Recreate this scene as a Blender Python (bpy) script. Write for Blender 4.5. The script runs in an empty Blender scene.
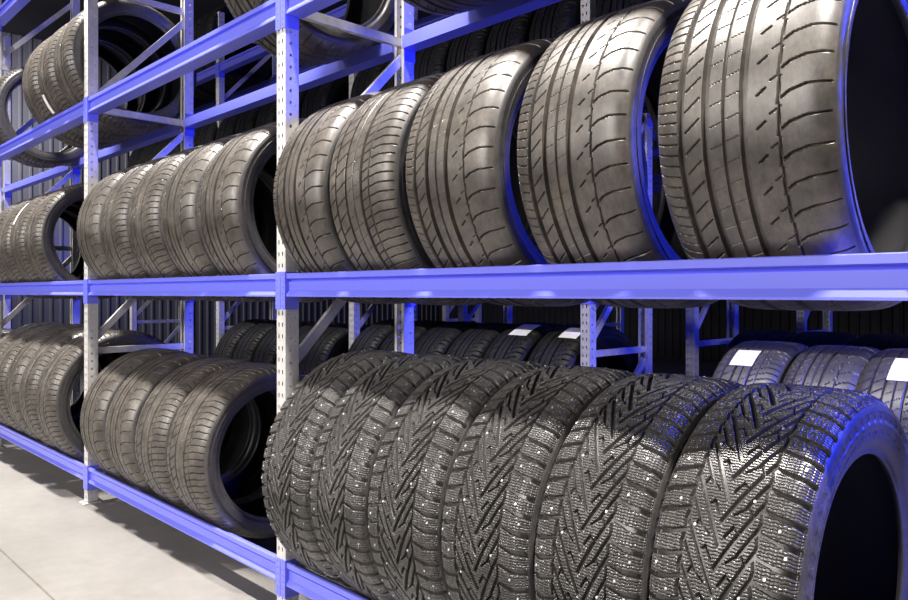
import bpy, bmesh, math, random
import numpy as np
from mathutils import Vector, Matrix

random.seed(7)
rng = np.random.default_rng(7)
SC = bpy.context.scene
COL = SC.collection
PI = math.pi

# ------------------------------------------------------------------ camera
CAMH = 1.07                       # lens height above the floor
TH = math.radians(44.2)           # angle between the view and the run of the racks
cam_d = bpy.data.cameras.new('camera')
cam = bpy.data.objects.new('camera', cam_d)
COL.objects.link(cam)
cam.location = (0, 0, CAMH)
vd = Vector((-math.cos(TH), math.sin(TH), 0))
cam.rotation_euler = vd.to_track_quat('-Z', 'Y').to_euler()
cam_d.sensor_width = 36.0
cam_d.lens = 749.0 / 908.0 * 36.0
cam_d.shift_y = -7.0 / 908.0
cam_d.clip_start = 0.05
SC.camera = cam

# ------------------------------------------------------------------ world, exposure
SC.view_settings.view_transform = 'Standard'
SC.view_settings.look = 'None'
SC.view_settings.gamma = 1.0
SC.view_settings.use_curve_mapping = False
SC.view_settings.exposure = 0.0
w = bpy.data.worlds.new('world')
SC.world = w
w.use_nodes = True
w.node_tree.nodes['Background'].inputs[0].default_value = (0.3, 0.35, 0.6, 1)
w.node_tree.nodes['Background'].inputs[1].default_value = 0.01

# ------------------------------------------------------------------ lights
def area(name, loc, target, sx, sy, power, color, spread=180):
    d = bpy.data.lights.new(name, 'AREA')
    d.shape = 'RECTANGLE'
    d.size = sx
    d.size_y = sy
    d.energy = power
    d.color = color
    d.spread = math.radians(spread)
    o = bpy.data.objects.new(name, d)
    COL.objects.link(o)
    o.location = loc
    o.rotation_euler = (Vector(target) - Vector(loc)).to_track_quat('-Z', 'Y').to_euler()
    return o

WARM = (1.0, 0.945, 0.89)
BLUE = (0.012, 0.035, 1.0)
# row of ceiling lamps over the aisle in front of the rack (x = -s)
for k, sx in enumerate((-0.3, 2.0, 4.6, 7.4)):
    area('aisle_lamp', (-sx, 0.80, 4.45), (-sx, 0.90, 0), 0.55, 0.14, 106, WARM, 84)
# wider hall lighting from the open side of the aisle
area('hall_lamp', (-2.0, -4.4, 3.0), (-2.4, 1.3, 1.1), 4.0, 1.0, 95, WARM, 90)
area('hall_lamp', (-7.5, -4.4, 3.0), (-6.8, 1.3, 1.1), 4.0, 1.0, 70, WARM, 90)
# blue lighting coming down the back aisle from the right-hand end
area('blue_lamp', (1.0, 2.45, 1.95), (-0.8, 1.8, 1.05), 0.7, 0.7, 100, BLUE, 120)
area('blue_lamp', (1.5, 6.6, 2.6), (-3.5, 5.6, 1.0), 1.0, 1.0, 28, BLUE, 90)
# lamp over the far aisle, and the far end wall
area('far_aisle_lamp', (0.5, 2.25, 1.75), (-1.0, 2.9, 0.5), 0.3, 0.12, 8, WARM, 100)
area('end_wall_lamp', (-9.9, 0.9, 4.3), (-12, 2.6, 3.0), 1.2, 0.3, 80, (0.95, 0.93, 1.0), 80)
area('blue_wall_lamp', (-11.2, 3.9, 1.75), (-12, 3.9, 1.65), 0.25, 0.25, 5, BLUE)

# ------------------------------------------------------------------ materials
def new_mat(name):
    m = bpy.data.materials.new(name)
    m.use_nodes = True
    nt = m.node_tree
    b = nt.nodes['Principled BSDF']
    return m, nt, b

def noise_ramp(nt, scale, c0, c1, p0=0.35, p1=0.65, detail=6, rough=0.6):
    tc = nt.nodes.new('ShaderNodeTexCoord')
    n = nt.nodes.new('ShaderNodeTexNoise')
    n.inputs['Scale'].default_value = scale
    n.inputs['Detail'].default_value = detail
    n.inputs['Roughness'].default_value = rough
    r = nt.nodes.new('ShaderNodeValToRGB')
    r.color_ramp.elements[0].position = p0
    r.color_ramp.elements[1].position = p1
    r.color_ramp.elements[0].color = (*c0, 1)
    r.color_ramp.elements[1].color = (*c1, 1)
    nt.links.new(tc.outputs['Object'], n.inputs['Vector'])
    nt.links.new(n.outputs['Fac'], r.inputs['Fac'])
    return tc, n, r

def rubber(name, c0, c1, rough=0.45, scale=9, bump=0.15):
    m, nt, b = new_mat(name)
    tc, n, r = noise_ramp(nt, scale, c0, c1, 0.36, 0.68)
    nt.links.new(r.outputs['Color'], b.inputs['Base Color'])
    b.inputs['Roughness'].default_value = rough
    b.inputs['Specular IOR Level'].default_value = 0.9
    # fine streaky dust over the broad patches
    mp = nt.nodes.new('ShaderNodeMapping')
    mp.inputs['Scale'].default_value = (1.6, 0.7, 0.7)
    n3 = nt.nodes.new('ShaderNodeTexNoise')
    n3.inputs['Scale'].default_value = 75
    n3.inputs['Detail'].default_value = 8
    n3.inputs['Roughness'].default_value = 0.75
    r3 = nt.nodes.new('ShaderNodeValToRGB')
    r3.color_ramp.elements[0].position = 0.36
    r3.color_ramp.elements[1].position = 0.70
    r3.color_ramp.elements[0].color = (0.62, 0.62, 0.62, 1)
    r3.color_ramp.elements[1].color = (1.35, 1.33, 1.28, 1)
    mm = nt.nodes.new('ShaderNodeMix')
    mm.data_type = 'RGBA'
    mm.blend_type = 'MULTIPLY'
    mm.inputs[0].default_value = 1.0
    nt.links.new(tc.outputs['Object'], mp.inputs['Vector'])
    nt.links.new(mp.outputs['Vector'], n3.inputs['Vector'])
    nt.links.new(n3.outputs['Fac'], r3.inputs['Fac'])
    nt.links.new(r.outputs['Color'], mm.inputs[6])
    nt.links.new(r3.outputs['Color'], mm.inputs[7])
    nt.links.new(mm.outputs[2], b.inputs['Base Color'])
    n2 = nt.nodes.new('ShaderNodeTexNoise')
    n2.inputs['Scale'].default_value = 260
    n2.inputs['Detail'].default_value = 3
    bp = nt.nodes.new('ShaderNodeBump')
    bp.inputs['Strength'].default_value = bump
    bp.inputs['Distance'].default_value = 0.001
    nt.links.new(tc.outputs['Object'], n2.inputs['Vector'])
    nt.links.new(n2.outputs['Fac'], bp.inputs['Height'])
    nt.links.new(bp.outputs['Normal'], b.inputs['Normal'])
    return m

M = {}
M['dusty_rubber'] = rubber('dusty_rubber', (0.050, 0.044, 0.039), (0.120, 0.105, 0.090), 0.43, scale=14)
M['clean_rubber'] = rubber('clean_rubber', (0.046, 0.044, 0.043), (0.072, 0.068, 0.066), 0.36, bump=0.25)
M['side_rubber'] = rubber('side_rubber', (0.050, 0.048, 0.050), (0.075, 0.070, 0.072), 0.42)
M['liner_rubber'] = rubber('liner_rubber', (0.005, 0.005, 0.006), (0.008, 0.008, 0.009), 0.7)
M['shaded_rubber'] = rubber('shaded_rubber', (0.007, 0.007, 0.007), (0.012, 0.0115, 0.011), 0.55)  # tyre rubber with the shade of the back racks put into its colour
M['shaded_rubber'].node_tree.nodes['Principled BSDF'].inputs['Specular IOR Level'].default_value = 0.3

m, nt, b = new_mat('blue_paint')
b.inputs['Base Color'].default_value = (0.19, 0.21, 0.97, 1)
b.inputs['Roughness'].default_value = 0.36
b.inputs['Coat Weight'].default_value = 0.5
b.inputs['Coat Roughness'].default_value = 0.22
M['blue_paint'] = m

m, nt, b = new_mat('galvanised_steel')
tc, n, r = noise_ramp(nt, 30, (0.66, 0.65, 0.645), (0.80, 0.79, 0.78))
nt.links.new(r.outputs['Color'], b.inputs['Base Color'])
b.inputs['Metallic'].default_value = 0.3
b.inputs['Roughness'].default_value = 0.42
M['steel'] = m

m, nt, b = new_mat('stud_metal')
b.inputs['Base Color'].default_value = (0.85, 0.85, 0.86, 1)
b.inputs['Metallic'].default_value = 0.5
b.inputs['Roughness'].default_value = 0.3
M['stud'] = m

m, nt, b = new_mat('white_paper')
b.inputs['Base Color'].default_value = (0.85, 0.84, 0.81, 1)
b.inputs['Roughness'].default_value = 0.8
M['paper'] = m

m, nt, b = new_mat('concrete_floor')
tc, n, r = noise_ramp(nt, 1.6, (0.195, 0.186, 0.172), (0.265, 0.254, 0.236), 0.3, 0.7, 9, 0.65)
n2 = nt.nodes.new('ShaderNodeTexNoise')
n2.inputs['Scale'].default_value = 14
n2.inputs['Detail'].default_value = 8
n2.inputs['Roughness'].default_value = 0.7
mx = nt.nodes.new('ShaderNodeMix')
mx.data_type = 'RGBA'
mx.blend_type = 'MULTIPLY'
mx.inputs[0].default_value = 0.35
nt.links.new(tc.outputs['Object'], n2.inputs['Vector'])
nt.links.new(r.outputs['Color'], mx.inputs[6])
nt.links.new(n2.outputs['Fac'], mx.inputs[7])
nt.links.new(mx.outputs[2], b.inputs['Base Color'])
bp = nt.nodes.new('ShaderNodeBump')
bp.inputs['Strength'].default_value = 0.12
bp.inputs['Distance'].default_value = 0.004
nt.links.new(n2.outputs['Fac'], bp.inputs['Height'])
nt.links.new(bp.outputs['Normal'], b.inputs['Normal'])
b.inputs['Roughness'].default_value = 0.62
M['floor'] = m

m, nt, b = new_mat('panel_wall')
tc, n, r = noise_ramp(nt, 0.8, (0.075, 0.075, 0.085), (0.10, 0.10, 0.11))
nt.links.new(r.outputs['Color'], b.inputs['Base Color'])
b.inputs['Roughness'].default_value = 0.5
M['wall'] = m
m, nt, b = new_mat('shaded_panel_wall')  # same panelling as the left wall, colour darkened for shade behind the racks
tc, n, r = noise_ramp(nt, 0.8, (0.020, 0.020, 0.026), (0.032, 0.032, 0.040))
nt.links.new(r.outputs['Color'], b.inputs['Base Color'])
b.inputs['Roughness'].default_value = 0.6
M['wall_shaded'] = m
m, nt, b = new_mat('dark_ceiling')
tc, n, r = noise_ramp(nt, 0.8, (0.03, 0.03, 0.035), (0.05, 0.05, 0.055))
nt.links.new(r.outputs['Color'], b.inputs['Base Color'])
b.inputs['Roughness'].default_value = 0.8
M['ceiling'] = m
m, nt, b = new_mat('joint_filler')
tc, n, r = noise_ramp(nt, 20, (0.10, 0.09, 0.075), (0.15, 0.135, 0.11))
nt.links.new(r.outputs['Color'], b.inputs['Base Color'])
b.inputs['Roughness'].default_value = 0.8
M['joint'] = m

# ------------------------------------------------------------------ mesh helpers
def mesh_np(name, verts, faces, mat, smooth=False):
    """verts (n,3) array, faces (m,4) int array or list of tuples."""
    me = bpy.data.meshes.new(name)
    verts = np.asarray(verts, dtype=np.float32)
    if isinstance(faces, np.ndarray):
        n = faces.shape[0]
        me.vertices.add(len(verts))
        me.vertices.foreach_set('co', verts.ravel())
        me.loops.add(n * 4)
        me.loops.foreach_set('vertex_index', faces.astype(np.int32).ravel())
        me.polygons.add(n)
        me.polygons.foreach_set('loop_start', np.arange(0, n * 4, 4, dtype=np.int32))
        me.polygons.foreach_set('loop_total', np.full(n, 4, dtype=np.int32))
        me.update(calc_edges=True)
    else:
        me.from_pydata([tuple(v) for v in verts], [], [tuple(f) for f in faces])
    me.polygons.foreach_set('use_smooth', np.full(len(me.polygons), smooth, dtype=bool))
    me.materials.append(mat)
    me.update()
    return me

def obj(name, me, parent=None, loc=(0, 0, 0)):
    o = bpy.data.objects.new(name, me)
    COL.objects.link(o)
    o.parent = parent
    o.location = loc
    return o

def empty(name, loc):
    o = bpy.data.objects.new(name, None)
    COL.objects.link(o)
    o.location = loc
    o.empty_display_size = 0.05
    return o

class MB:
    def __init__(s):
        s.v = []
        s.f = []
    def box(s, a, b):
        n = len(s.v)
        for x in (a[0], b[0]):
            for y in (a[1], b[1]):
                for z in (a[2], b[2]):
                    s.v.append((x, y, z))
        for q in ((0, 1, 3, 2), (4, 6, 7, 5), (0, 4, 5, 1), (2, 3, 7, 6), (0, 2, 6, 4), (1, 5, 7, 3)):
            s.f.append(tuple(n + i for i in q))
    def quad(s, a, b, c, d):
        n = len(s.v)
        s.v += [a, b, c, d]
        s.f.append((n, n + 1, n + 2, n + 3))
    def prism(s, pts, p0, p1, frame):
        """closed profile pts (a,b) swept p0->p1; frame gives the two side vectors."""
        n = len(s.v)
        k = len(pts)
        A, B = Vector(frame[0]), Vector(frame[1])
        for p in (Vector(p0), Vector(p1)):
            for a, c in pts:
                s.v.append(tuple(p + A * a + B * c))
        for i in range(k):
            j = (i + 1) % k
            s.f.append((n + i, n + j, n + k + j, n + k + i))
        s.f.append(tuple(n + i for i in range(k))[::-1])
        s.f.append(tuple(n + k + i for i in range(k)))
    def cyl(s, p0, p1, r, k=12):
        p0, p1 = Vector(p0), Vector(p1)
        d = (p1 - p0).normalized()
        a = d.orthogonal().normalized()
        c = d.cross(a)
        s.prism([(math.cos(2 * PI * i / k) * r, math.sin(2 * PI * i / k) * r) for i in range(k)], p0, p1, (a, c))
    def mesh(s, name, mat, smooth=False):
        me = bpy.data.meshes.new(name)
        me.from_pydata(s.v, [], s.f)
        bm = bmesh.new()
        bm.from_mesh(me)
        bmesh.ops.remove_doubles(bm, verts=bm.verts, dist=1e-5)
        bmesh.ops.recalc_face_normals(bm, faces=bm.faces)
        bm.to_mesh(me)
        bm.free()
        me.polygons.foreach_set('use_smooth', np.full(len(me.polygons), smooth, dtype=bool))
        me.materials.append(mat)
        me.update()
        return me

# ------------------------------------------------------------------ setting
XL, XR, YN, YF, ZC = -12.0, 6.0, -6.0, 11.2, 4.75
fb = MB()
JY = 0.82                                   # sawn joint that runs along the aisle
fb.box((XL, YN, -0.1), (XR, JY - 0.004, 0))
fb.box((XL, JY - 0.004, -0.1), (XR, JY + 0.004, -0.003))
fb.box((XL, JY + 0.004, -0.1), (XR, YF, 0))
o = obj('floor', fb.mesh('floor', M['floor']))
o['kind'] = 'structure'
jb = MB()
jb.box((XL, JY - 0.0038, -0.0029), (XR, JY + 0.0038, -0.0012))
for xx in (-0.55, -3.55, -6.55):
    jb.box((xx - 0.002, YN, 0.0), (xx + 0.002, JY - 0.005, 0.0006))
o = obj('trim_1', jb.mesh('trim_1', M['joint']))
o['kind'] = 'structure'

def ribbed(name, a0, a1, fixed, axis, sign, z0, z1, mat):
    """trapezoid-ribbed sheet wall; ribs every 0.135 m standing 18 mm proud."""
    pts = []
    p = a0
    while p < a1:
        for q, d in ((0, 0), (0.085, 0), (0.098, 0.02), (0.122, 0.02)):
            pts.append((p + q, d))
        p += 0.135
    v, f = [], []
    for i, (a, d) in enumerate(pts):
        c = fixed + sign * d
        for z in (z0, z1):
            v.append((c, a, z) if axis == 'x' else (a, c, z))
        if i:
            n = 2 * i
            f.append((n - 2, n, n + 1, n - 1))
    # the solid back of the wall
    n = len(v)
    back = fixed - sign * 0.12
    lo, hi = pts[0][0], pts[-1][0]
    for a in (lo, hi):
        for z in (z0, z1):
            v.append((back, a, z) if axis == 'x' else (a, back, z))
    f.append((n, n + 1, n + 3, n + 2))
    o = obj(name, mesh_np(name, v, f, mat))
    o['kind'] = 'structure'
ribbed('wall_left', YN, YF, XL, 'x', 1, 0, ZC, M['wall'])
ribbed('wall_back', XL, XR, YF, 'y', -1, 0, ZC, M['wall_shaded'])
def slab(name, a, b, mat):
    mb = MB()
    mb.box(a, b)
    o = obj(name, mb.mesh(name, mat))
    o['kind'] = 'structure'
slab('wall_right', (XR, YN, 0), (XR + 0.12, YF, ZC), M['wall'])
slab('wall_front', (XL, YN - 0.12, 0), (XR, YN, ZC), M['wall'])
slab('ceiling', (XL, YN, ZC), (XR, YF, ZC + 0.12), M['ceiling'])

# ------------------------------------------------------------------ racks
PW, PD = 0.055, 0.050             # post width and depth
BAY, DEP = 1.87, 0.558
LEV = [CAMH - 0.884, CAMH + 0.064, CAMH + 0.99, CAMH + 1.92]
PH = 3.42
PITCH = 0.039

def plate(v, f, a, b, c, d, inw, th=0.0018):
    """thin sheet a-b-c-d with thickness th towards the inw direction."""
    n = len(v)
    for p in (a, b, c, d):
        v.append(p)
    for p in (a, b, c, d):
        v.append((p[0] + inw[0] * th, p[1] + inw[1] * th, p[2]))
    f += [(n, n + 1, n + 2, n + 3), (n + 7, n + 6, n + 5, n + 4), (n, n + 4, n + 5, n + 1), (n + 1, n + 5, n + 6, n + 2),
          (n + 2, n + 6, n + 7, n + 3), (n + 3, n + 7, n + 4, n)]

def holed_strip(v, f, org, du, inw, ucuts, holes, z0, z1, pitch, hz, th=0.0018):
    """vertical strip with a repeating row of holes. holes: ucut cells left open in the rows hz=(a,b)."""
    z = z0
    def q(u0, u1, a, b):
        p = [(org[0] + du[0] * u, org[1] + du[1] * u, zz) for (u, zz) in ((u0, a), (u1, a), (u1, b), (u0, b))]
        plate(v, f, *p, inw, th)
    U0, U1 = ucuts[0], ucuts[-1]
    while z < z1 - 1e-6:
        a, b_ = z + hz[0], z + hz[1]
        e = min(z + pitch, z1)
        if b_ >= e:
            q(U0, U1, z, e)
            break
        q(U0, U1, z, a)
        for i in range(len(ucuts) - 1):
            if i not in holes:
                q(ucuts[i], ucuts[i + 1], a, b_)
        q(U0, U1, b_, e)
        z += pitch

def sheet(name, v, f, mat):
    me = bpy.data.meshes.new(name)
    me.from_pydata(v, [], f)
    bm = bmesh.new()
    bm.from_mesh(me)
    bmesh.ops.recalc_face_normals(bm, faces=bm.faces)
    bm.to_mesh(me)
    bm.free()
    me.materials.append(mat)
    return me

def post_mesh():
    v, f = [], []
    w_ = PW
    holed_strip(v, f, (0, 0), (1, 0), (0, 1), [0, 0.0105, 0.017, 0.032, 0.0385, w_], {1, 3}, 0.01, PH, PITCH, (0.012, 0.026))
    for x, i in ((0, 1), (w_, -1)):
        holed_strip(v, f, (x, 0), (0, 1), (i, 0), [0, 0.015, 0.0235, 0.028], {1}, 0.01, PH, PITCH, (0.006, 0.016))
        holed_strip(v, f, (x, 0), (0, 1), (i, 0), [0.028, 0.037, 0.0405, PD], {1}, 0.01, PH, PITCH * 2, (0.040, 0.044))
    # rear lips
    for x0, x1 in ((0, 0.014), (w_ - 0.014, w_)):
        plate(v, f, (x0, PD, 0.01), (x1, PD, 0.01), (x1, PD, PH), (x0, PD, PH), (0, -1))
    return sheet('post', v, f, M['steel'])
POST = post_mesh()
pb = MB()
pb.box((-0.012, -0.022, 0), (PW + 0.012, PD + 0.012, 0.005))
pb.cyl((PW / 2, -0.012, 0.005), (PW / 2, -0.012, 0.013), 0.007, 6)
PLATE = pb.mesh('base_plate', M['steel'])

PROF = [(0.001, -0.002), (0.003, 0), (0.012, 0), (0.014, -0.002), (0.020, -0.028), (0.062, -0.028), (0.062, -0.076), (0.0, -0.076), (0.0, -0.071),
        (0.010, -0.056), (0.010, -0.027), (0.0195, -0.0265), (0.0135, -0.018), (0.001, -0.017)]
def beam_mesh():
    mb = MB()
    mb.prism(PROF, (0, 0, 0), (BAY - PW - 0.006, 0, 0), ((0, 1, 0), (0, 0, 1)))
    return mb.mesh('beam', M['blue_paint'])
BEAM = beam_mesh()
def connector_mesh():
    """angle plate: side flange against the post plus a front flange with punched hooks; origin = post corner, beam to +x."""
    v, f = [], []
    h0, h1 = -0.118, 0.006
    holed_strip(v, f, (0.003, -0.0035), (-1, 0), (0, 1), [0, 0.013, 0.0165, 0.0290], {1}, h0, h1, 0.0205, (0.008, 0.013), 0.0016)
    plate(v, f, (0.0025, -0.0035, h0), (0.0025, PD, h0), (0.0025, PD, h1), (0.0025, -0.0035, h1), (-1, 0), 0.0016)
    return sheet('end_connector', v, f, M['blue_paint'])
CONN = connector_mesh()

def brace_mesh(z0, z1, name):
    """channel between the posts, from front (z0) to back (z1)."""
    mb = MB()
    y0, y1 = PD - 0.012, DEP - PD + 0.012
    prof = [(-0.016, -0.010), (0.016, -0.010), (0.016, 0.010), (0.013, 0.010), (0.013, -0.007), (-0.013, -0.007), (-0.013, 0.010), (-0.016, 0.010)]
    d = Vector((0, y1 - y0, z1 - z0)).normalized()
    up = Vector((1, 0, 0)).cross(d)
    mb.prism(prof, (PW / 2, y0, z0), (PW / 2, y1, z1), (up, (-1, 0, 0)))
    for p in ((PW / 2, y0 + 0.008, z0), (PW / 2, y1 - 0.008, z1)):
        mb.cyl((0.006, p[1], p[2]), (PW - 0.006, p[1], p[2]), 0.004, 6)
    return mb.mesh(name, M['steel'])
HB = [0.155 + 0.62 * k for k in range(6)]
HBR = [brace_mesh(z, z, 'horizontal_brace') for z in HB]
DBR = [brace_mesh(HB[k] + 0.055, HB[k + 1] - 0.055, 'diagonal_brace') for k in range(5)]

def rack(y0, s_list, levels, label):
    """s_list: distances of the posts' left edges to the left of the camera."""
    s_list = sorted(s_list)
    r = empty('tyre_rack', (-s_list[0], y0 + DEP / 2, 0))
    r['label'] = label
    if len(label.split()) > 16: print('LONG', label)
    r['category'] = 'rack'
    ox, oy = -s_list[0], y0 + DEP / 2
    for s in s_list:
        x = -s - ox
        p = obj('post', POST, r, (x, y0 - oy, 0))
        obj('base_plate', PLATE, p)
        p = obj('post', POST, r, (x + PW, y0 + DEP - oy, 0))
        p.rotation_euler.z = PI
        obj('base_plate', PLATE, p)
        for me in HBR:
            obj('horizontal_brace', me, r, (x, y0 - oy, 0))
        for me in DBR:
            obj('diagonal_brace', me, r, (x, y0 - oy, 0))
    for s in s_list[1:]:
        x = -s + PW - ox                       # left end of the beam
        for lz in levels:
            z = LEV[lz]
            for back in (0, 1):
                if not back:
                    bmo = obj('beam', BEAM, r, (x + 0.003, y0 - oy, z))
                else:
                    bmo = obj('beam', BEAM, r, (x + BAY - PW - 0.003, y0 + DEP - oy, z))
                    bmo.rotation_euler.z = PI
                c = obj('end_connector', CONN, bmo, (-0.003, 0, 0))
                c = obj('end_connector', CONN, bmo, (BAY - PW - 0.003, 0, 0))
                c.scale.x = -1
    return r

SP = [0.33, 2.20, 4.07, 5.94, 7.81]
rack(1.316, SP, (0, 1, 2, 3), 'nearest tall tyre rack of blue beams and perforated grey posts along the bright aisle')
Y2 = 2.95
rack(Y2, [0.29, 2.16, 4.03, 5.90, 7.77], (0, 1, 2, 3), 'second tyre rack in the dark behind the nearest one, holding tyres with paper labels')
Y3 = 3.96
rack(Y3, [0.29, 2.16, 4.03], (0, 1, 2), 'third tyre rack, back to back with the labelled-tyre rack')
Y4 = 5.56
rack(Y4, [0.29, 2.16, 4.03, 5.90], (0, 1, 2), 'fourth tyre rack, small blue-lit frame seen just under the middle beam')

# ------------------------------------------------------------------ tyres
BR, BW = 0.35, 0.30               # base radius and section width of the tyre meshes
WT = 0.482 * BW                   # half width of the tread

def crown(v):
    a = np.abs(v)
    return 0.004 * a ** 2 + 0.020 * a ** 9

def seg_dist(U, T, a, b, L):
    """distance in metres to the segment a-b in (u metres, t metres); T periodic with length L."""
    best = None
    for k in (-1, 0, 1):
        ax, ay = a[0], a[1] + k * L
        bx, by = b[0], b[1] + k * L
        dx, dy = bx - ax, by - ay
        q = np.clip(((U - ax) * dx + (T - ay) * dy) / (dx * dx + dy * dy), 0, 1)
        d = np.hypot(U - ax - q * dx, T - ay - q * dy)
        best = d if best is None else np.minimum(best, d)
    return best

def groove(d, w_, depth, soft=0.0007):
    return depth * np.clip((w_ / 2 + soft - d) / (2 * soft), 0, 1)

TW = 2 * WT
def segs(H, U, T, n_around, circ, lst, dt=0.0):
    """lst: (u0,t0,u1,t1,width,depth); u in fractions of tread width, t in fractions of pitch (circ/n_around)."""
    P = circ / n_around
    Tm = np.mod(T + dt * P, P)
    for (u0, t0, u1, t1, w_, dp) in lst:
        # bring long segments back inside a few periods
        lo, hi = math.floor(min(t0, t1)), math.ceil(max(t0, t1))
        d = None
        for k in range(lo - 1, hi + 1):
            a = (u0 * TW, (t0 - k) * P)
            b = (u1 * TW, (t1 - k) * P)
            dx, dy = b[0] - a[0], b[1] - a[1]
            q = np.clip(((U - a[0]) * dx + (Tm - a[1]) * dy) / (dx * dx + dy * dy), 0, 1)
            e = np.hypot(U - a[0] - q * dx, Tm - a[1] - q * dy)
            d = e if d is None else np.minimum(d, e)
        H = np.maximum(H, groove(d, w_, dp))
    return H

def ring(H, U, T, u, w_, dp, zig=0.0, n=0, circ=1, soft=0.0007):
    c = u * TW
    if zig:
        ph = np.mod(T / (circ / n), 1.0)
        c = c + zig * (ph - 0.5) * 2
    return np.maximum(H, groove(np.abs(U - c), w_, dp, soft))

CIRC = 2 * PI * BR
def pattern_a(U, T):
    H = np.zeros_like(U)
    for u, w_ in ((0.185, 0.0105), (0.335, 0.011), (0.555, 0.011)):
        H = ring(H, U, T, u, w_, 0.011)
    H = ring(H, U, T, 0.445, 0.0048, 0.006)
    H = ring(H, U, T, 0.745, 0.0036, 0.006, 0.0014, 44, CIRC)
    H = segs(H, U, T, 112, CIRC, [(-0.02, 0.55, 0.06, 0.25, 0.0024, 0.005), (0.06, 0.25, 0.155, 0.1, 0.0024, 0.005)])
    H = segs(H, U, T, 60, CIRC, [(0.205, 0.1, 0.30, 0.75, 0.0021, 0.004)])
    H = segs(H, U, T, 60, CIRC, [(0.36, 0.2, 0.43, 0.38, 0.0010, 0.0026), (0.46, 0.5, 0.53, 0.68, 0.0010, 0.0026)])
    H = segs(H, U, T, 40, CIRC, [(0.63, 0.2, 0.675, 0.40, 0.0024, 0.005), (0.70, 0.6, 0.735, 0.72, 0.002, 0.004)])
    H = segs(H, U, T, 44, CIRC, [(0.75, 0.2, 0.80, 0.42, 0.0032, 0.006), (0.80, 0.42, 0.88, 0.56, 0.0032, 0.006), (0.88, 0.56, 0.985, 0.58, 0.0028, 0.005)])
    return H

def pattern_b(U, T):
    H = np.zeros_like(U)
    for u, w_ in ((0.19, 0.006), (0.36, 0.0085), (0.60, 0.0085)):
        H = ring(H, U, T, u, w_, 0.011)
    H = ring(H, U, T, 0.475, 0.0035, 0.006)
    H = ring(H, U, T, 0.715, 0.003, 0.006)
    H = segs(H, U, T, 52, CIRC, [(0.0, 0.1, 0.08, 0.25, 0.003, 0.006), (0.08, 0.25, 0.18, 0.65, 0.003, 0.006)])
    H = segs(H, U, T, 52, CIRC, [(0.20, 0.1, 0.345, 0.7, 0.0028, 0.005)])
    H = segs(H, U, T, 60, CIRC, [(0.38, 0.0, 0.46, 0.3, 0.0012, 0.003), (0.49, 0.4, 0.58, 0.72, 0.0012, 0.003)])
    H = segs(H, U, T, 84, CIRC, [(0.615, 0.1, 0.70, 0.55, 0.0024, 0.005), (0.73, 0.55, 0.83, 0.85, 0.0028, 0.006), (0.83, 0.85, 0.99, 0.9, 0.0028, 0.006)])
    return H

NP = 60
def pattern_d(U, T):
    H = np.zeros_like(U)
    for side in (0, 1):
        f_ = (lambda u: u) if side == 0 else (lambda u: 1 - u)
        off = 0.0 if side == 0 else 0.5
        S = []
        def add(u0, t0, u1, t1, w_, dp=0.0085):
            S.append((f_(u0), t0 + off, f_(u1), t1 + off, w_, dp))
        # lateral grooves between the shoulder blocks
        add(0.0, -0.12, 0.14, 0.0, 0.0095)
        add(0.14, 0.0, 0.262, 0.22, 0.0072)
        # stepped groove between shoulder and inner blocks
        add(0.262, 0.22, 0.248, 0.70, 0.0058)
        add(0.248, 0.70, 0.262, 1.22, 0.0058)
        H = segs(H, U, T, NP, CIRC, S)
        # long steep grooves that meet in a V at the centre, every second pitch
        S = []
        add(0.262, 1.42, 0.40, 0.58, 0.0078)
        add(0.40, 0.58, 0.502, -0.06, 0.0084)
        # shorter parallel grooves half-way between them, and links between the inner blocks
        add(0.262, 1.92, 0.365, 1.30, 0.0060)
        add(0.365, 1.30, 0.43, 1.12, 0.0032)
        add(0.310, 1.12, 0.345, 1.40, 0.0032)
        add(0.375, 0.74, 0.42, 0.86, 0.0032)
        add(0.42, 0.86, 0.465, 0.62, 0.0045)
        H = segs(H, U, T, NP // 2, CIRC, S)
    # sipes: fine waved cuts across the blocks
    P = CIRC / (NP * 7)
    wav = 0.0006 * np.sin(U / 0.0026)
    ph = np.mod(T + wav, P)
    d = np.minimum(ph, P - ph)
    H = np.maximum(H, np.clip((0.0012 - d) / 0.0008, 0, 1) * 0.0022)
    # second direction on the shoulder blocks
    q = np.mod(U, 0.0075)
    d2 = np.minimum(q, 0.0075 - q)
    mask = (np.abs(U / TW - 0.5) > 0.27)
    H = np.where(mask, np.maximum(H, np.clip((0.0010 - d2) / 0.0008, 0, 1) * 0.0012), H)
    return H

def tread_mesh(name, nu, nv, fn, mat):
    a = np.arange(nu) * 2 * PI / nu
    # denser sampling is not needed: even grid over the tread
    v = np.linspace(-1, 1, nv)
    A, V = np.meshgrid(a, v, indexing='ij')
    H = fn((V + 1) * WT, A * BR)
    edge = np.clip((1 - np.abs(V)) / 0.012, 0, 1)
    H = H * edge
    r = BR - crown(V) - H
    X = V * WT
    # roll the shoulder grooves inwards a little as well
    X = X - np.sign(V) * H * np.clip((np.abs(V) - 0.85) / 0.15, 0, 1) * 0.7
    Y = -r * np.cos(A)
    Z = r * np.sin(A)
    verts = np.stack([X, Y, Z], -1).reshape(-1, 3)
    i = np.arange(nu)[:, None]
    j = np.arange(nv - 1)[None, :]
    i2 = (i + 1) % nu
    f = np.stack([i * nv + j, i2 * nv + j, i2 * nv + j + 1, i * nv + j + 1], -1).reshape(-1, 4)
    return mesh_np(name, verts, f[:, ::-1], mat, False)

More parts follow.
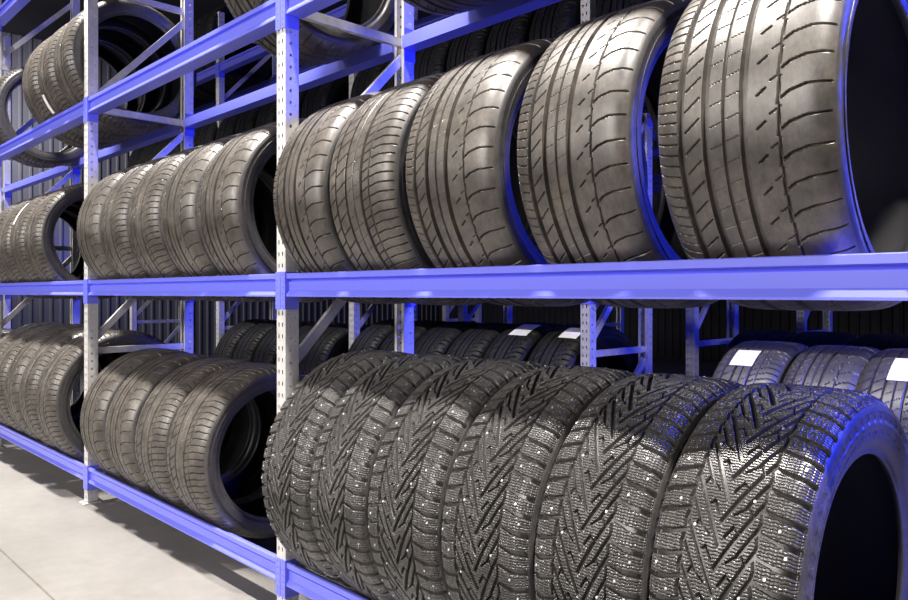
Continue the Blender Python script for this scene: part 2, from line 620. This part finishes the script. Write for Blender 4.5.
def catmull(pts, k):
    out = []
    P = [pts[0]] + pts + [pts[-1]]
    for i in range(1, len(P) - 2):
        p0, p1, p2, p3 = (np.array(P[i + q]) for q in (-1, 0, 1, 2))
        for s in range(k):
            t = s / k
            out.append(0.5 * ((2 * p1) + (-p0 + p2) * t + (2 * p0 - 5 * p1 + 4 * p2 - p3) * t * t + (-p0 + 3 * p1 - 3 * p2 + p3) * t ** 3))
    out.append(np.array(pts[-1]))
    return np.array(out)

def lathe(name, prof, nu, mat, relief=None, flip=False):
    a = np.arange(nu) * 2 * PI / nu
    n = len(prof)
    X = np.tile(prof[:, 0], (nu, 1))
    Rr = np.tile(prof[:, 1], (nu, 1))
    A = np.tile(a[:, None], (1, n))
    if relief is not None:
        X = X + relief(A, Rr, X)
    verts = np.stack([X, -Rr * np.cos(A), Rr * np.sin(A)], -1).reshape(-1, 3)
    i = np.arange(nu)[:, None]
    j = np.arange(n - 1)[None, :]
    i2 = (i + 1) % nu
    f = np.stack([i * n + j, i2 * n + j, i2 * n + j + 1, i * n + j + 1], -1).reshape(-1, 4)
    if not flip:
        f = f[:, ::-1]
    return mesh_np(name, verts, f, mat, True)

def side_profile(rim, sgn):
    W2 = BW / 2
    r0 = BR - 0.024
    mid = (r0 + rim) / 2 + 0.01
    p = [(WT, r0), (WT + 0.0035, r0 - 0.008), (W2 * 0.985, r0 - 0.025), (W2, mid), (W2 * 0.965, (mid + rim) / 2), (W2 * 0.90, rim + 0.014),
         (W2 * 0.885, rim + 0.008), (W2 * 0.875, rim + 0.001), (W2 * 0.83, rim), (W2 * 0.78, rim + 0.004)]
    q = catmull(p, 6)
    q[:, 0] *= sgn
    return q

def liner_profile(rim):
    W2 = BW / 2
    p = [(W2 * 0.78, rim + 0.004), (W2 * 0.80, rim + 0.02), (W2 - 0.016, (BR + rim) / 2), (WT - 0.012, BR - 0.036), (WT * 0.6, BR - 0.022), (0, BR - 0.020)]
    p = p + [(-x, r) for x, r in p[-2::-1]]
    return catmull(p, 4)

def relief_plain(A, Rr, X):
    """raised rings of the sidewall."""
    s = np.sign(X)
    h = np.zeros_like(X)
    for rr, ww, hh in ((BR - 0.034, 0.0016, 0.0012), (BR - 0.042, 0.0010, 0.0009)):
        h += hh * np.exp(-((Rr - rr) / ww) ** 2)
    return s * h

def relief_d(A, Rr, X):
    s = np.sign(X)
    h = relief_plain(A, Rr, X) * s
    n = 60
    ph = np.mod(A / (2 * PI) * n, 1)
    band = (Rr > BR - 0.060) & (Rr < BR - 0.036)
    q = (Rr - (BR - 0.048)) / 0.012                       # -1..1 over the band
    c = np.mod(ph - 0.28 * (1 - np.abs(q)), 1)
    chev = ((c > 0.25) & (c < 0.62)) & band
    h = h + np.where(chev, 0.0016, 0)
    n2 = 48
    dash = (np.mod(A / (2 * PI) * n2, 1) < 0.72) & (np.abs(Rr - (BR - 0.072)) < 0.0018)
    h = h - np.where(dash, 0.0022, 0)
    return s * h

def side_mesh(name, rim, sgn, mat, nu, relief, dense=False):
    p = side_profile(rim, sgn)
    if dense:
        t = np.linspace(0, len(p) - 1, 120)
        p = np.stack([np.interp(t, np.arange(len(p)), p[:, 0]), np.interp(t, np.arange(len(p)), p[:, 1])], -1)
    return lathe(name, p, nu, mat, relief, flip=sgn < 0)

RIM_LOW = 0.258
RIM_HI = 0.238
KIND = {}
def kind(key, tread, rim, side_mat, nu, relief, dense):
    KIND[key] = dict(tread=tread,
                     left=side_mesh('sidewall', rim, -1, side_mat, nu, relief, dense),
                     right=side_mesh('sidewall', rim, 1, side_mat, nu, relief, dense),
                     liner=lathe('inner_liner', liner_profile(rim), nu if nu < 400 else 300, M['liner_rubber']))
kind('a', tread_mesh('tread', 1250, 170, pattern_a, M['dusty_rubber']), RIM_LOW, M['side_rubber'], 360, relief_plain, False)
kind('b', tread_mesh('tread', 1250, 170, pattern_b, M['dusty_rubber']), RIM_LOW, M['side_rubber'], 360, relief_plain, False)
kind('d', tread_mesh('tread', 1980, 210, pattern_d, M['clean_rubber']), RIM_HI, M['side_rubber'], 1200, relief_d, True)
kind('p', tread_mesh('tread', 600, 90, pattern_b, M['side_rubber']), RIM_HI, M['side_rubber'], 160, relief_plain, False)
kind('q', tread_mesh('tread', 600, 90, pattern_a, M['side_rubber']), RIM_HI, M['side_rubber'], 160, relief_plain, False)
kind('k', tread_mesh('tread', 480, 70, pattern_b, M['shaded_rubber']), RIM_HI, M['shaded_rubber'], 140, relief_plain, False)

# stud: a short metal sleeve with a brighter pin
sb = MB()
sb.cyl((0, 0, -0.003), (0, 0, 0.0004), 0.0026, 10)
sb.cyl((0, 0, 0.0004), (0, 0, 0.0014), 0.0012, 8)
STUD = sb.mesh('stud', M['stud'])

PROTO = {}
def make_tyre(key):
    k = KIND[key]
    t = empty('tyre', (0, 0, 0))
    tr = obj('tread', k['tread'], t, (0, 0, BR))
    obj('sidewall', k['left'], t, (0, 0, BR))
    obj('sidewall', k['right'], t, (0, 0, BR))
    obj('inner_liner', k['liner'], t, (0, 0, BR))
    if key == 'd':
        rows = [0.075, 0.175, 0.32, 0.13]
        for i in range(NP):
            for side in ((0, 1) if i % 3 else (i // 3 % 2,)):
                u = rows[(i * 3 + side) % 4]
                tt = (i + 0.5 + (0.5 if side else 0)) / NP
                uu = u if side == 0 else 1 - u
                a = tt * 2 * PI
                v = uu * 2 - 1
                r = BR - float(crown(np.array(v)))
                s = obj('stud', STUD, tr, (v * WT, -r * math.cos(a), r * math.sin(a)))
                s.rotation_euler = Vector((0, -math.cos(a), math.sin(a))).to_track_quat('Z', 'Y').to_euler()
    return t

def copy_tree(o, parent=None):
    c = o.copy()
    COL.objects.link(c)
    c.parent = parent
    for ch in o.children:
        copy_tree(ch, c)
    return c

def label_mesh(w_, t0, t1, v0):
    """paper strip bent over the tread; t0..t1 degrees above the front of the tyre, v0..v0+w_ across."""
    n, k = 8, 4
    verts, f = [], []
    for i in range(n + 1):
        a = math.radians(t0 + (t1 - t0) * i / n)
        for j in range(k + 1):
            v = v0 + w_ * j / k
            r = BR - float(crown(np.array(v))) + 0.0012
            verts.append((v * WT, -r * math.cos(a), r * math.sin(a)))
    for i in range(n):
        for j in range(k):
            q = i * (k + 1) + j
            f.append((q, q + 1, q + k + 2, q + k + 1))
    return mesh_np('paper_label', verts, f, M['paper'])

HALF = DEP / 2 - 0.062            # inner edge of the beams' lower step
HALF2 = DEP / 2 - 0.014
def tyre(key, s_left, width, R, rack_y, lev, label, group, roll=None, yaw=0.0, lean=0.0, dy=0.0, paper=None):
    if key not in PROTO:
        PROTO[key] = make_tyre(key)
        t = PROTO[key]
    else:
        t = copy_tree(PROTO[key])
        for ch in list(t.children):
            if ch.name.startswith('paper_label'):
                bpy.data.objects.remove(ch)
    zc = LEV[lev] + max(math.sqrt(R * R - HALF * HALF) - 0.028, math.sqrt(R * R - HALF2 * HALF2)) + 0.0015
    t.location = (-s_left + width / 2, rack_y + DEP / 2 + dy, zc - R)
    t.scale = (width / BW, R / BR, R / BR)
    t.rotation_euler = (0, math.radians(lean), math.radians(yaw))
    if roll is None:
        roll = rng.uniform(0, 360)
    for ch in t.children:
        if ch.name.startswith('tread'):
            ch.rotation_euler.x = math.radians(roll)
    if paper:
        obj('paper_label', label_mesh(*paper), t, (0, 0, BR))['label'] = 'white paper label'
    t['label'] = label
    if len(label.split()) > 16: print('LONG', label)
    t['category'] = 'tyre'
    t['group'] = group
    return t

ORD = ['first', 'second', 'third', 'fourth', 'fifth', 'sixth', 'seventh']
def nth(i, n):
    if i == 0:
        return 'leftmost'
    if i == n - 1:
        return 'rightmost'
    return ORD[i] + ' from the left'

Y1 = 1.316
def row(specs, rack_y, lev, what, where, group):
    """specs, left to right: (kind, s_left, width, R, {extras})"""
    n = len(specs)
    out = []
    for i, sp in enumerate(specs):
        kw = sp[4] if len(sp) > 4 else {}
        kw = dict(kw)
        extra = kw.pop('extra', '')
        out.append(tyre(sp[0], sp[1], sp[2], sp[3], rack_y, lev, f'{what}{extra}, {nth(i, n)} {where}', group, **kw))
    return out

# middle shelf, nearest bay
row([('a', 2.140, 0.290, 0.350), ('b', 1.832, 0.305, 0.348), ('a', 1.488, 0.325, 0.352), ('a', 1.105, 0.298, 0.354), ('a', 0.752, 0.328, 0.356)],
    Y1, 1, 'wide dusty tyre', 'of five on the near middle shelf', 'large sport tyres on the near middle shelf')
# bottom shelf, nearest bay: studded winter tyres
row([('d', 2.142, 0.268, 0.390), ('d', 1.866, 0.262, 0.391), ('d', 1.594, 0.278, 0.392), ('d', 1.310, 0.278, 0.392), ('d', 1.024, 0.268, 0.392), ('d', 0.750, 0.275, 0.392)],
    Y1, 0, 'black studded tyre', 'of six on the near bottom shelf', 'studded winter tyres on the near bottom shelf')
# middle shelf, second bay
row([('a', 4.010, 0.300, 0.350), ('b', 3.680, 0.305, 0.350), ('b', 3.345, 0.310, 0.350), ('a', 3.005, 0.300, 0.350), ('a', 2.680, 0.310, 0.350)],
    Y1, 1, 'dusty tyre', 'of five on the middle shelf left of near post', 'tyres on the middle shelf of the second bay')
# bottom shelf, second bay
row([('a', 3.96, 0.305, 0.350), ('a', 3.625, 0.305, 0.347), ('b', 3.28, 0.305, 0.346), ('b', 2.955, 0.325, 0.346)],
    Y1, 0, 'dusty tyre', 'of four on the bottom shelf left of near post', 'tyres on the bottom shelf of the second bay')
# third bay
row([('b', 5.850, 0.300, 0.350), ('b', 5.540, 0.300, 0.350), ('b', 5.230, 0.300, 0.350, dict(paper=(0.3, 18, 44, -0.75), extra=' with white sticker')), ('b', 4.920, 0.300, 0.350)],
    Y1, 1, 'dusty tyre', 'on the middle shelf at left edge', 'tyres on the middle shelf of the far bay')
row([('b', 5.800, 0.290, 0.388), ('b', 5.490, 0.290, 0.388), ('a', 5.185, 0.295, 0.390), ('b', 4.875, 0.290, 0.388), ('b', 4.565, 0.320, 0.386)],
    Y1, 0, 'dusty tyre', 'of five on the bottom shelf at left edge', 'tyres on the bottom shelf of the far bay')
row([('b', 4.960, 0.285, 0.350), ('b', 4.665, 0.285, 0.350, dict(paper=(0.36, -40, -22, -0.8), extra=' with white sticker')), ('b', 4.375, 0.290, 0.350)],
    Y1, 2, 'dark tyre', 'side by side at top left', 'tyres on the upper shelf of the far bay')
tyre('b', 5.92, 0.26, 0.345, Y1, 2, 'lone tyre with open centre on the upper shelf at left edge', 'tyre standing apart on the upper shelf', yaw=4)
# upper shelf, second and nearest bay: only the undersides show
tyre('a', 2.56, 0.300, 0.350, Y1, 2, 'single dark tyre on the upper shelf just left of the near post', 'tyre on the upper shelf of the second bay')
row([('a', 1.80, 0.295, 0.350), ('b', 1.49, 0.295, 0.350), ('a', 1.18, 0.295, 0.350), ('b', 0.87, 0.295, 0.350)],
    Y1, 2, 'dark tyre underside', 'on the upper shelf right of the near post', 'tyres on the upper shelf of the nearest bay')
# fourth bay, bottom
row([('b', 7.70 - 0.31 * i, 0.290, 0.350) for i in range(5)],
    Y1, 0, 'dusty tyre', 'in the farthest bottom row beyond the left edge', 'tyres on the bottom shelf of the farthest bay')

# second rack
row([('p', 1.500, 0.278, 0.385, dict(paper=(0.72, 50, 66, -0.52), extra=' with white label')), ('q', 1.210, 0.275, 0.383), ('p', 0.945, 0.290, 0.383, dict(paper=(0.8, 48, 68, -0.30), extra=' with big white label')), ('p', 0.635, 0.28, 0.38)],
    Y2, 0, 'grey tyre', 'behind the front studded tyres', 'labelled tyres at the right of the second rack')
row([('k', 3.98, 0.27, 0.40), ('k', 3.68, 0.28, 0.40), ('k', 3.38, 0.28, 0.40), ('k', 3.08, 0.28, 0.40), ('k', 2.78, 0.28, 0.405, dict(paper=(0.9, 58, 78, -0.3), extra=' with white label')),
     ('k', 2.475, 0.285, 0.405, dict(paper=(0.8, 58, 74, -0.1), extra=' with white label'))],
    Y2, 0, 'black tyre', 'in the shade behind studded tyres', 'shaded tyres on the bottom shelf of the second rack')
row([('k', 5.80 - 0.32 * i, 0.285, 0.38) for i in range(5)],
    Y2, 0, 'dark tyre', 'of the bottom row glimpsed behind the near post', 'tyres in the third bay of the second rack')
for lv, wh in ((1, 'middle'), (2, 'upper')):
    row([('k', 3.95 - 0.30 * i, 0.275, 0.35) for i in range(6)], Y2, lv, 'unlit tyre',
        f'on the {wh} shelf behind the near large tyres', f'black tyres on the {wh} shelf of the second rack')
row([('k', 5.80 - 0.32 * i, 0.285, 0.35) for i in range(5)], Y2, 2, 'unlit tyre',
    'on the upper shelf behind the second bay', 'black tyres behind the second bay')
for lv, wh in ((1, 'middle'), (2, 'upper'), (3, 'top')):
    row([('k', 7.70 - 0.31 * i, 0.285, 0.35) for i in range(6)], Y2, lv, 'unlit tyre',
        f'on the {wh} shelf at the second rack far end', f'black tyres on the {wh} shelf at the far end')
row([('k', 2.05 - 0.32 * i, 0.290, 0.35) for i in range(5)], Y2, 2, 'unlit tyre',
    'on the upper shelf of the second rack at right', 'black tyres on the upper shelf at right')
# third rack: a line of dark crowns behind the labelled tyres
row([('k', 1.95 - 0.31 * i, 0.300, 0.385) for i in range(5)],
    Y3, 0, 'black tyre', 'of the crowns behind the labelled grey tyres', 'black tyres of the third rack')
